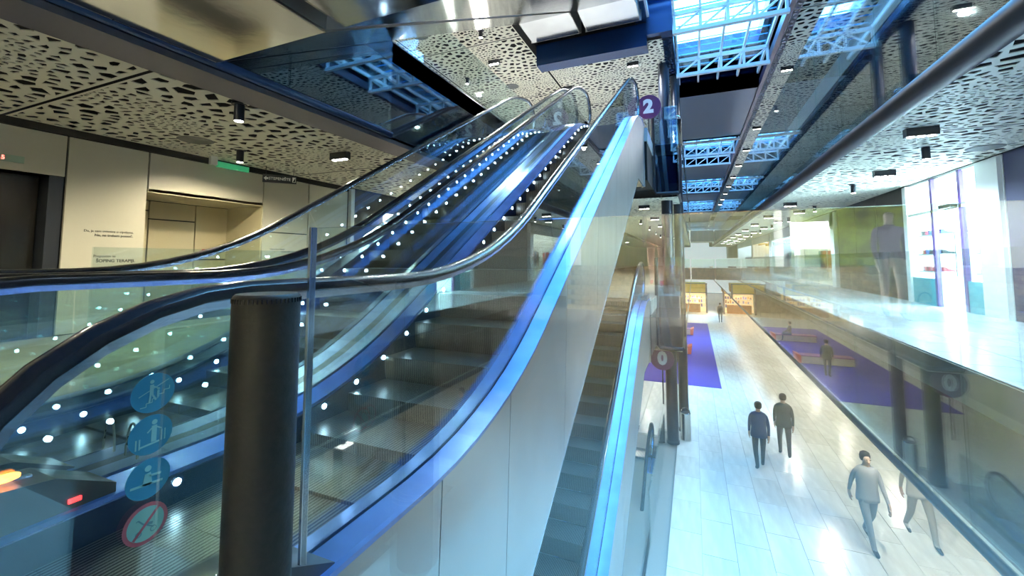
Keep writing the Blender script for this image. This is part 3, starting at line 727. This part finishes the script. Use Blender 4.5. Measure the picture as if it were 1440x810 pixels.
# ------------------------------------------------------------------ right side shops, middle storey
wr = thing('wall_right', 'dark panelled wall of the right gallery', 'wall'); wr['kind'] = 'structure'; del wr['category']
for a, c in ((1, 4), (4, 7), (7, 10.05)): MB().box(WR, WR+.06, a+.01, c-.01, 0, 2.88).obj('wall_panel', mat('plum_panel', (.02, .022, .07), .6), wr)
def shop(y0, y1, z, label, glow, items, door=True, head=.3, P=80, back=None):
    t = thing('shop_front', label, 'shop', (WR, 0, z), group='shop fronts of the right gallery')
    D_ = 3.0; hh = 2.86
    MB().box(D_, D_+.05, y0, y1, 0, hh).obj('back_wall', back or WHITE, t)
    MB().box(0, D_, y0-.03, y0+.03, 0, hh).box(0, D_, y1-.03, y1+.03, 0, hh).obj('side_wall', back or WHITE, t)
    MB().box(0, D_, y0, y1, hh-.02, hh+.03).obj('shop_ceiling', WHITE, t)
    MB().box(0, D_, y0, y1, -.01, .02).obj('shop_floor', TILE, t)
    n = max(1, int((y1-y0)/1.2))
    for i in range(n):
        yy = y0+(i+.5)*(y1-y0)/n; MB().box(.4, D_-.3, yy-.2, yy+.2, hh-.06, hh-.03).obj('light_panel', glow, t)
    area((WR+1.4, (y0+y1)/2, z+hh-.1), P, (.6, .84, 1) if glow is SHOPL else (1, .9, .75), 2, y1-y0-.4)
    return t
s1 = shop(10.1, 13.8, 0, 'bright blue white shop front with a glass door, on the right gallery', SHOPL, 5, P=420)
for a, c in ((10.1, 10.75), (13.6, 13.8)): MB().box(-.06, .06, a, c, 0, 2.86).obj('post', WHITE, s1)
for y in (11.35, 12.45): MB().box(-.04, .04, y-.05, y+.05, 0, 2.86).obj('mullion', mat('violet_frame', (.12, .06, .22), .4), s1)
MB().box(-.04, .04, 10.75, 13.6, 2.1, 2.16).obj('transom', WHITE, s1)
for a, c in ((10.75, 11.3), (12.5, 13.6)):
    MB().box(-.02, .0, a, c, 0, .62).obj('lower_panel', TEAL, s1)
    MB().box(-.01, .0, a, c, .62, 2.1).obj('pane', GLASS, s1)
    for z in (.75, 1.15, 1.6):
        sh = MB().box(.1, .5, a+.03, c-.03, z, z+.03).obj('shelf', WHITE, s1)
MB().box(-.01, .0, 10.75, 13.6, 2.16, 2.86).obj('pane', GLASS, s1)
dr = MB().box(-.012, .0, 11.42, 12.38, .02, 2.08).obj('door', GLASS, s1)
MB().tube([(-.06, 11.55, .7), (-.06, 11.55, 1.6)], .012, 8).obj('door_handle', STEEL, dr, smooth=True)
MB().box(-.15, .0, 11.42, 11.9, 2.12, 2.2).obj('door_closer', DARK, s1)
area((WR+2.9, 11.95, 1.3), 520, (.6, .84, 1), 2.4, 3.4, (0, PI/2, 0))  # added fill light facing out of the shop, brightens the right gallery ceiling
# shoes on the shelves
shoe = MB(); shoe.prism([(0, 0), (.22, 0), (.24, .025), (.20, .05), (.10, .06), (.05, .10), (0, .11)], 'y', -.035, .035)
shm = [shoe.mesh('shoe', mat('shoe_%s' % n_, c_, .4)) for n_, c_ in (('red', (.5, .04, .06)), ('black', (.02, .02, .02)), ('blue', (.05, .1, .3)))]
k = 0
for a, c in ((10.80, 11.3), (12.55, 13.55)):
    for zi, z in enumerate((.78, 1.18, 1.63)):
        y = a+.06; kk = 0
        while y < c-.05:
            o = link('shoe', shm[(k+zi) % 3 if zi else 0], None, (WR+.15, y, z)); k += 1; kk += 1; y += .17
            tag(o, '%s shoe, %s shelf of the %s bright shop window, %s from near end' % (('red', 'black', 'blue')[(k-1+zi) % 3 if zi else 0], ('lowest', 'middle', 'top')[zi], 'narrow near' if a < 12 else 'wide far', ORD[kk-1]), 'shoe', 'shoes in the bright shop window')
# further shops along the right gallery
for a, c in ((13.9, 15.7), (15.7, 17.5), (17.5, 19.4)): MB().box(WR, WR+.06, a+.01, c-.01, 0, 2.88).obj('wall_panel', mat('umber_panel', (.035, .03, .025), .5), wr)
cols = [('cream lit clothes shop farther along the right gallery', SHOPW, None, 19.8, 26), ('blue lit shop far along the right gallery', SHOPL, None, 26.4, 34), ('warm lit shop farthest along the right gallery', SHOPW, YEL, 34.5, 44), ('pale lit shop at the far end of the right gallery', SHOPL, None, 44.5, 58)]
for lab, gl_, bk, a, c in cols:
    s = shop(a, c, 0, lab, gl_, 0, P=70, back=bk)
    MB().box(-.05, .05, a-.1, a+.35, 0, 2.86).box(-.05, .05, c-.2, c+.1, 0, 2.86).box(-.05, .05, a, c, 2.35, 2.86).obj('surround', DARK if a < 15 else WHITE, s)
    n = int((c-a)/1.6)
    for i in range(n): yy = a+.35+(c-a-.5)*(i+.0)/n; MB().box(-.01, .01, yy+.02, yy+(c-a-.5)/n-.02, .1, 2.35).obj('pane', GLASS, s)
    for i in range(n):
        yy = a+.8+(c-a-1.2)*i/max(1, n-1)
        r_ = MB().box(1.0, 1.04, yy-.5, yy+.5, 1.5, 1.54)
        r_.box(.98, 1.02, yy-.5, yy-.46, 0, 1.5).box(.98, 1.02, yy+.46, yy+.5, 0, 1.5); rk = r_.obj('clothes_rack', STEEL, s)
        for q in range(7):
            cc = random.choice([(.05, .05, .08), (.5, .08, .08), (.1, .2, .5), (.6, .6, .6), (.1, .35, .3)])
            nm = 'cloth_%d' % int(cc[0]*100+cc[1]*1000)
            MB().box(.86, 1.18, yy-.42+q*.13, yy-.36+q*.13, .65, 1.48).obj('garment', mat(nm, cc, .8), rk)
# lowest storey: left and right walls with shops, pedestals
struct(MB().box(9.0, 9.1, -8, 78, -4.5, -1.6).obj('wall_right_lower', mat('brown_wall', (.22, .17, .12), .6)))
struct(MB().box(WL-.3, WL-.2, 12, 78, -4.5, -1.6).obj('wall_left_lower', WALLP))
for i, (x, y) in enumerate(((5.6, 8.3), (6.1, 9.0), (6.3, 8.4))):
    t = thing('pedestal', 'white lit display pedestal with jewellery, %s of three on the lowest storey' % ('first', 'second', 'last')[i], 'pedestal', (x, y, -4.5), group='display pedestals')
    MB().box(-.15, .15, -.15, .15, 0, 1.0).obj('plinth', WHITE, t); MB().box(-.17, .17, -.17, .17, 1.0, 1.04).obj('top', SHOPW, t)
    MB().lathe(0, 0, [(.05, 1.04), (.07, 1.06), (.03, 1.10), (.0, 1.12)], 14).obj('trinket', DARK, t)
# kiosks
def kiosk(x0, x1, y0, label):
    t = thing('kiosk', label, 'kiosk', (0, y0, -4.5), group='mustard headed kiosks')
    MB().box(x0, x1, 0, 4, 2.1, 3.0).obj('header', YEL, t)
    for x in (x0, x1): MB().box(x-.08, x+.08, -.05, .1, 0, 3.0).obj('post', mat('kiosk_frame', (.10, .08, .09), .4), t)
    MB().box(x0-.1, x1+.1, -.08, 0, 3.0, 3.1).box(x0, x1, -.02, .06, 2.05, 2.12).obj('edge_trim', DARK, t)
    MB().box(x0, x1, 1.6, 1.7, 0, 2.1).obj('back_wall', mat('kiosk_warm', (.8, .55, .3), .6, emit=(1, .66, .34), es=.55), t)
    for z in (.5, .95, 1.4):
        s = MB().box(x0+.1, x1-.1, 1.2, 1.6, z, z+.04).obj('shelf', WHITE, t)
        n = int((x1-x0-.3)/.22)
        for i in range(n):
            cc = random.choice(((.6, .05, .05), (.9, .8, .6), (.3, .12, .05), (.1, .1, .3), (.8, .4, .1)))
            h = random.uniform(.15, .32); x = x0+.2+i*.22
            MB().box(x, x+.14, 1.25, 1.4, z+.04, z+.04+h).obj('goods_box', mat('goods_%d' % int(cc[0]*100+cc[1]*1000), cc, .6), s)
    MB().box(x0+.3, x1-.6, .5, .9, 0, .85).obj('counter', mat('counter_orange', (.6, .25, .08), .5), t)
    spot(((x0+x1)/2, y0+.6, -2.5), 60, (1, .8, .5), 160)
kiosk(-.9, 1.15, 49, 'left mustard headed kiosk at the far end of the stone floor')
kiosk(2.75, 7.0, 49, 'wide right mustard headed kiosk at the far end of the stone floor')
# bridges
for z, nm in ((0, 'middle'), (4.5, 'upper')):
    t = thing('footbridge', 'footbridge across the hall at the %s storey, far back' % nm, 'bridge', group='footbridges')
    MB().box(XC+.12, XR-.12, 55, 60, z-1.3, z).obj('deck', mat('bridge_grey', (.12, .17, .22), .4), t)
    for i in range(2): MB().box(XC+.12+i*1.25, XC+1.35+i*1.25, 54.98, 55.0, z-.1, z+1.1).obj('glass_panel', GLASS, t)
# left side shop beyond the panel wall
t = thing('shop_front', 'dark shop behind the left gallery wall with a glowing white sign board', 'shop', (WL, 0, 0))
MB().box(-.1, 0, 8.4, 30, 0, 2.86).obj('back_wall', mat('dark_olive', (.035, .032, .03), .5), t)
MB().box(.05, .12, 9.6, 11.2, 1.95, 2.35).obj('sign_board', mat('sign_glow', (1, .9, .8), .4, emit=(1, .85, .7), es=3.5), t)
MB().box(0, .1, 8.32, 8.44, 0, 2.86).obj('post', WHITE, t)
struct(MB().box(-12, -11.9, -9, 78, 4.5, ZT).obj('wall_left_top', mat('navy_wall', (.02, .05, .14), .3)))
struct(MB().box(8.6, 8.7, -9, 78, 4.5, ZT).obj('wall_right_top', MATS['navy_wall']))

# ------------------------------------------------------------------ shop behind the viewer (seen mirrored in the front glass)
YW = -7.0
bw = thing('brick_parapet', 'low sand brick display wall of the shop behind, mirrored in the front glass', 'wall')
bm_ = MB().box(0, .29, 0, .10, 0, .095).mesh('brick', BRICK)
MB().box(-2.5, 4.8, YW-.20, YW-.03, 0, .92).obj('mortar_core', MORT, bw)
n = 0
for r in range(9):
    x = -2.5+(r % 2)*.15
    while x < 4.6 and n < 298:
        link('brick', bm_, bw, (x, YW-.04+random.uniform(-.006, .006), r*.103)); x += .30; n += 1
gs = thing('shop_window', 'shop window behind with a yellow green backdrop, mirrored in the front glass', 'shop', (0, YW, 0))
MB().box(-2.5, 4.8, -1.0, -.95, .9, 2.8).obj('backdrop', stripemat('striped_backdrop', (.60, .63, .36), (.68, .70, .48), 9, 0, .8, 0, .7), gs)
MB().box(2.0, 4.8, -.9, -.85, .95, 2.8).obj('foliage_print', mat('foliage', (.22, .30, .05), .8, noise=.9, nscale=3), gs)
MB().box(-2.55, -2.45, -1, .0, 0, 2.85).box(4.75, 4.85, -1, 0, 0, 2.85).box(1.5, 1.62, -.9, 0, 0, 2.85).obj('window_post', WHITE, gs)
MB().box(1.62, 2.3, -.5, -.42, 1.25, 1.75).obj('light_box', SHOPW, gs)
for x in (-1.8, -.4, 1.0, 2.4, 3.8): spot((x, YW+1.6, 2.75), 650, (1, .95, .85), 110, .05, (x, YW-.3, .9))

# ------------------------------------------------------------------ people
def human(name, label, pose, loc, rz, cols, hair=True, group=None, h=1.74, cat='person', scale=1.0):
    """skeleton grown with a Skin modifier; cols = (skin, top, trousers, shoes)"""
    k = h/1.74
    J = {'pel': (0, 0, .95), 'wst': (0, 0, 1.10), 'chs': (0, -.01, 1.30), 'nb': (0, 0, 1.46), 'nk': (0, .01, 1.53), 'hd': (0, .02, 1.62), 'ht': (0, .015, 1.70)}
    R = {'pel': (.15, .11), 'wst': (.135, .10), 'chs': (.165, .115), 'nb': (.085, .07), 'nk': (.052, .055), 'hd': (.078, .095), 'ht': (.06, .075)}
    E_ = [('pel', 'wst'), ('wst', 'chs'), ('chs', 'nb'), ('nb', 'nk'), ('nk', 'hd'), ('hd', 'ht')]
    for s, n_ in ((1, 'r'), (-1, 'l')):
        sw = pose.get('swing', .2)*s; asw = pose.get('arm', .15)*(-s)
        J['hp'+n_] = (.095*s, 0, .90); R['hp'+n_] = (.095, .10)
        if pose.get('sit'):
            J['kn'+n_] = (.12*s, .44, .93); J['an'+n_] = (.12*s, .46, .53); J['to'+n_] = (.13*s, .60, .48)
        else:
            J['kn'+n_] = (.10*s, sw*.45+.04, .50); J['an'+n_] = (.09*s, sw-(.05 if sw < 0 else 0), .085+(.05 if sw < 0 else 0)); J['to'+n_] = (.10*s, sw+.15, .03+(.02 if sw < 0 else 0))
        R['kn'+n_] = (.062, .065); R['an'+n_] = (.042, .045); R['to'+n_] = (.040, .030)
        J['sh'+n_] = (.175*s, 0, 1.42); R['sh'+n_] = (.062, .062)
        if pose.get('sit'): J['el'+n_] = (.23*s, .08, 1.17); J['wr'+n_] = (.14*s, .30, 1.05); J['ha'+n_] = (.12*s, .38, 1.03)
        else: J['el'+n_] = (.235*s, asw*.4-.02, 1.14); J['wr'+n_] = (.25*s, asw+.02, .90); J['ha'+n_] = (.245*s, asw+.05, .80)
        J['el'+n_] = (J['el'+n_][0]*.92, *J['el'+n_][1:]); J['wr'+n_] = (J['wr'+n_][0]*.84, *J['wr'+n_][1:]); J['ha'+n_] = (J['ha'+n_][0]*.84, *J['ha'+n_][1:])
        R['el'+n_] = (.042, .042); R['wr'+n_] = (.028, .030); R['ha'+n_] = (.022, .036)
        E_ += [('pel', 'hp'+n_), ('hp'+n_, 'kn'+n_), ('kn'+n_, 'an'+n_), ('an'+n_, 'to'+n_), ('chs', 'sh'+n_), ('sh'+n_, 'el'+n_), ('el'+n_, 'wr'+n_), ('wr'+n_, 'ha'+n_)]
        for q in range(5):
            f0, f1 = 'f%d%s' % (q, n_), 'g%d%s' % (q, n_); hx, hy, hz = J['ha'+n_]
            if q == 4: J[f0] = (hx-.01*s, hy+.035, hz+.03); J[f1] = (hx-.015*s, hy+.055, hz-.005)
            else: J[f0] = (hx, hy-.028+q*.019, hz-.045); J[f1] = (hx-.018*s, hy-.028+q*.019+.004, hz-.085+abs(q-1.6)*.008)
            R[f0] = (.009, .009); R[f1] = (.0075, .0075); E_ += [('ha'+n_, f0), (f0, f1)]
    names = list(J); idx = {a: i for i, a in enumerate(names)}
    me = D.meshes.new('body'); me.from_pydata([J[a] for a in names], [(idx[a], idx[b_]) for a, b_ in E_], [])
    o = D.objects.new('body', me); COL.objects.link(o)
    m = o.modifiers.new('s', 'SKIN'); m.use_smooth_shade = True
    for i, a in enumerate(names):
        d = me.skin_vertices[0].data[i]; d.radius = R[a]; d.use_root = (a == 'pel')
    sub = o.modifiers.new('u', 'SUBSURF'); sub.levels = 1; sub.render_levels = 1
    me2 = D.meshes.new_from_object(o.evaluated_get(bpy.context.evaluated_depsgraph_get())); D.objects.remove(o)
    me2.name = 'body'; me2.materials.clear()
    for c in cols: me2.materials.append(c)
    for p_ in me2.polygons:
        x, y, z = p_.center; p_.use_smooth = True
        if z > 1.49: i = 0
        elif abs(x) > .19 and z < .93 and not pose.get('sit'): i = 0
        elif z > .93 if not pose.get('sit') else (z > 1.0 and y < .3): i = 1
        elif z > (.10 if not pose.get('sit') else .54): i = 2
        else: i = 3
        p_.material_index = i
    t = thing(name, label, cat, loc, rz, group); t.scale = (k*scale,)*3
    link('body', me2, t)
    if hair and not pose.get('sit'):
        jb = MB(); jb.lathe(0, 0, [(.198, .84), (.20, .90), (.178, 1.08), (.192, 1.26), (.200, 1.38), (.165, 1.455), (.085, 1.50)], 20)
        jb.v = [(x, y*.66, z) for x, y, z in jb.v]; jb.f = [f_ for f_ in jb.f if len(f_) == 4]
        jk = jb.obj('jacket', cols[1], t, smooth=True)
        so = jk.modifiers.new('thickness', 'SOLIDIFY'); so.thickness = .008
    if hair:
        b = MB(); b.lathe(0, 0, [(.070, 1.585), (.088, 1.62), (.092, 1.68), (.078, 1.735), (.04, 1.762), (.0, 1.766)], 16)
        b.v = [(x, y-.015 if y < 0 else y*.75-.015, z) for x, y, z in b.v]
        b.obj('hair', hair if hair is not True else mat('dark_hair', (.02, .015, .012), .6), t, smooth=True)
        MB().prism([(.10, 1.60), (.128, 1.595), (.10, 1.64)], 'x', -.012, .012).obj('nose', cols[0], t)
        eye = MB(); eye.box(-.045, -.02, .098, .106, 1.633, 1.643).box(.02, .045, .098, .106, 1.633, 1.643); eye.obj('eyes', RUB, t)
        MB().box(-.022, .022, .098, .106, 1.565, 1.572).obj('mouth', mat('lips', (.4, .15, .12), .5), t)
    return t
skin = mat('skin', (.55, .36, .26), .5)
def cl(n_, c): return mat('cloth_'+n_, c, .85)
nv, dk, ol, sh_ = cl('navy', (.02, .05, .13)), cl('ink', (.012, .018, .035)), cl('olive', (.10, .10, .065)), cl('shoe', (.03, .03, .04))
human('person', 'person in a dark blue jacket and trousers walking away on the stone floor', {'swing': .16, 'arm': .12}, (1.48, 13.35, -4.5), .05, (skin, nv, dk, sh_), True)
human('person', 'person in an olive coat walking beside the one in blue', {'swing': -.16, 'arm': .12}, (2.22, 14.4, -4.5), -.05, (skin, ol, cl('brown', (.09, .075, .06)), sh_), mat('brown_hair', (.06, .04, .02), .6))
human('person', 'nearest walker in a grey jacket striding towards the viewer on the stone floor', {'swing': .30, 'arm': .25}, (3.02, 10.75, -4.5), PI+.2, (skin, cl('grey', (.30, .30, .31)), cl('greyd', (.20, .21, .23)), sh_), True)
human('person', 'walker in pale beige clothes right of the nearest grey walker', {'swing': -.30, 'arm': .2}, (4.0, 11.3, -4.5), PI+.1, (skin, cl('sand', (.46, .42, .36)), cl('sandd', (.36, .33, .28)), sh_), MATS['brown_hair'])
human('person', 'small distant walker in black far down the stone floor', {'swing': .2}, (2.05, 42, -4.5), 0, (skin, dk, dk, sh_), True)
human('person', 'person in dark clothes sitting on the farther bench', {'sit': 1}, (-1.2, 34.3, -4.9), -PI/2, (skin, dk, nv, sh_), True)
human('person', 'person in grey standing by the nearer bench on the carpet', {'swing': .1}, (-1.0, 24.7, -4.485), .4, (skin, ol, dk, sh_), True)
mn = mat('mannequin_white', (.75, .74, .70), .3)
human('mannequin', 'white headed mannequin in a dark blazer and grey trousers behind, mirrored in the front glass', {'swing': .05, 'arm': .1}, (2.9, YW+.36, .12), 0, (mn, cl('blazer', (.03, .03, .05)), cl('trouser', (.32, .30, .27)), nv), False, cat='mannequin', group='mannequins behind')
human('mannequin', 'mannequin in a black coat beside the one in the blazer', {'swing': .1}, (3.55, YW+.34, .12), 0, (mn, cl('coat', (.015, .015, .02)), dk, sh_), False, cat='mannequin', group='mannequins behind')
human('mannequin', 'mannequin with bare legs and red shoes on a white plinth behind', {'swing': .08}, (-.65, YW+.4, .55), 0, (mn, cl('dress', (.25, .22, .18)), mat('leg_tone', (.75, .55, .42), .5), mat('red_shoes', (.6, .03, .02), .4)), False, cat='mannequin', group='mannequins behind')
tag(MB().box(-1.05, -.25, YW+.1, YW+.75, 0, .55).obj('plinth', WHITE), 'white plinth under the mannequin with red shoes', 'plinth')
tag(MB().box(2.4, 4.1, YW+.07, YW+.7, 0, .12).obj('plinth', WHITE), 'low wide white plinth under two dark dressed mannequins', 'plinth')
hb = thing('handbag', 'dark leather handbag standing by the coated mannequin', 'bag', (3.22, YW+.55, .12))
MB().prism([(-.2, 0), (.2, 0), (.14, .28), (-.14, .28)], 'y', -.07, .07).obj('bag_body', LEATH, hb)
MB().tube([(.09*math.cos(PI*i/10), 0, .28+.15*math.sin(PI*i/10)) for i in range(11)], .01, 6).obj('handle', LEATH, hb)
for k in (-2.0, -1.4):
    pass
# distant filling for the far end
tag(MB().box(-3, 5, 77.7, 77.9, -4.4, 6).obj('end_window', mat('end_glow', (1, 1, 1), .4, emit=(.75, .88, 1), es=.35)), 'bright glazed end wall far at the end of the hall', 'window')
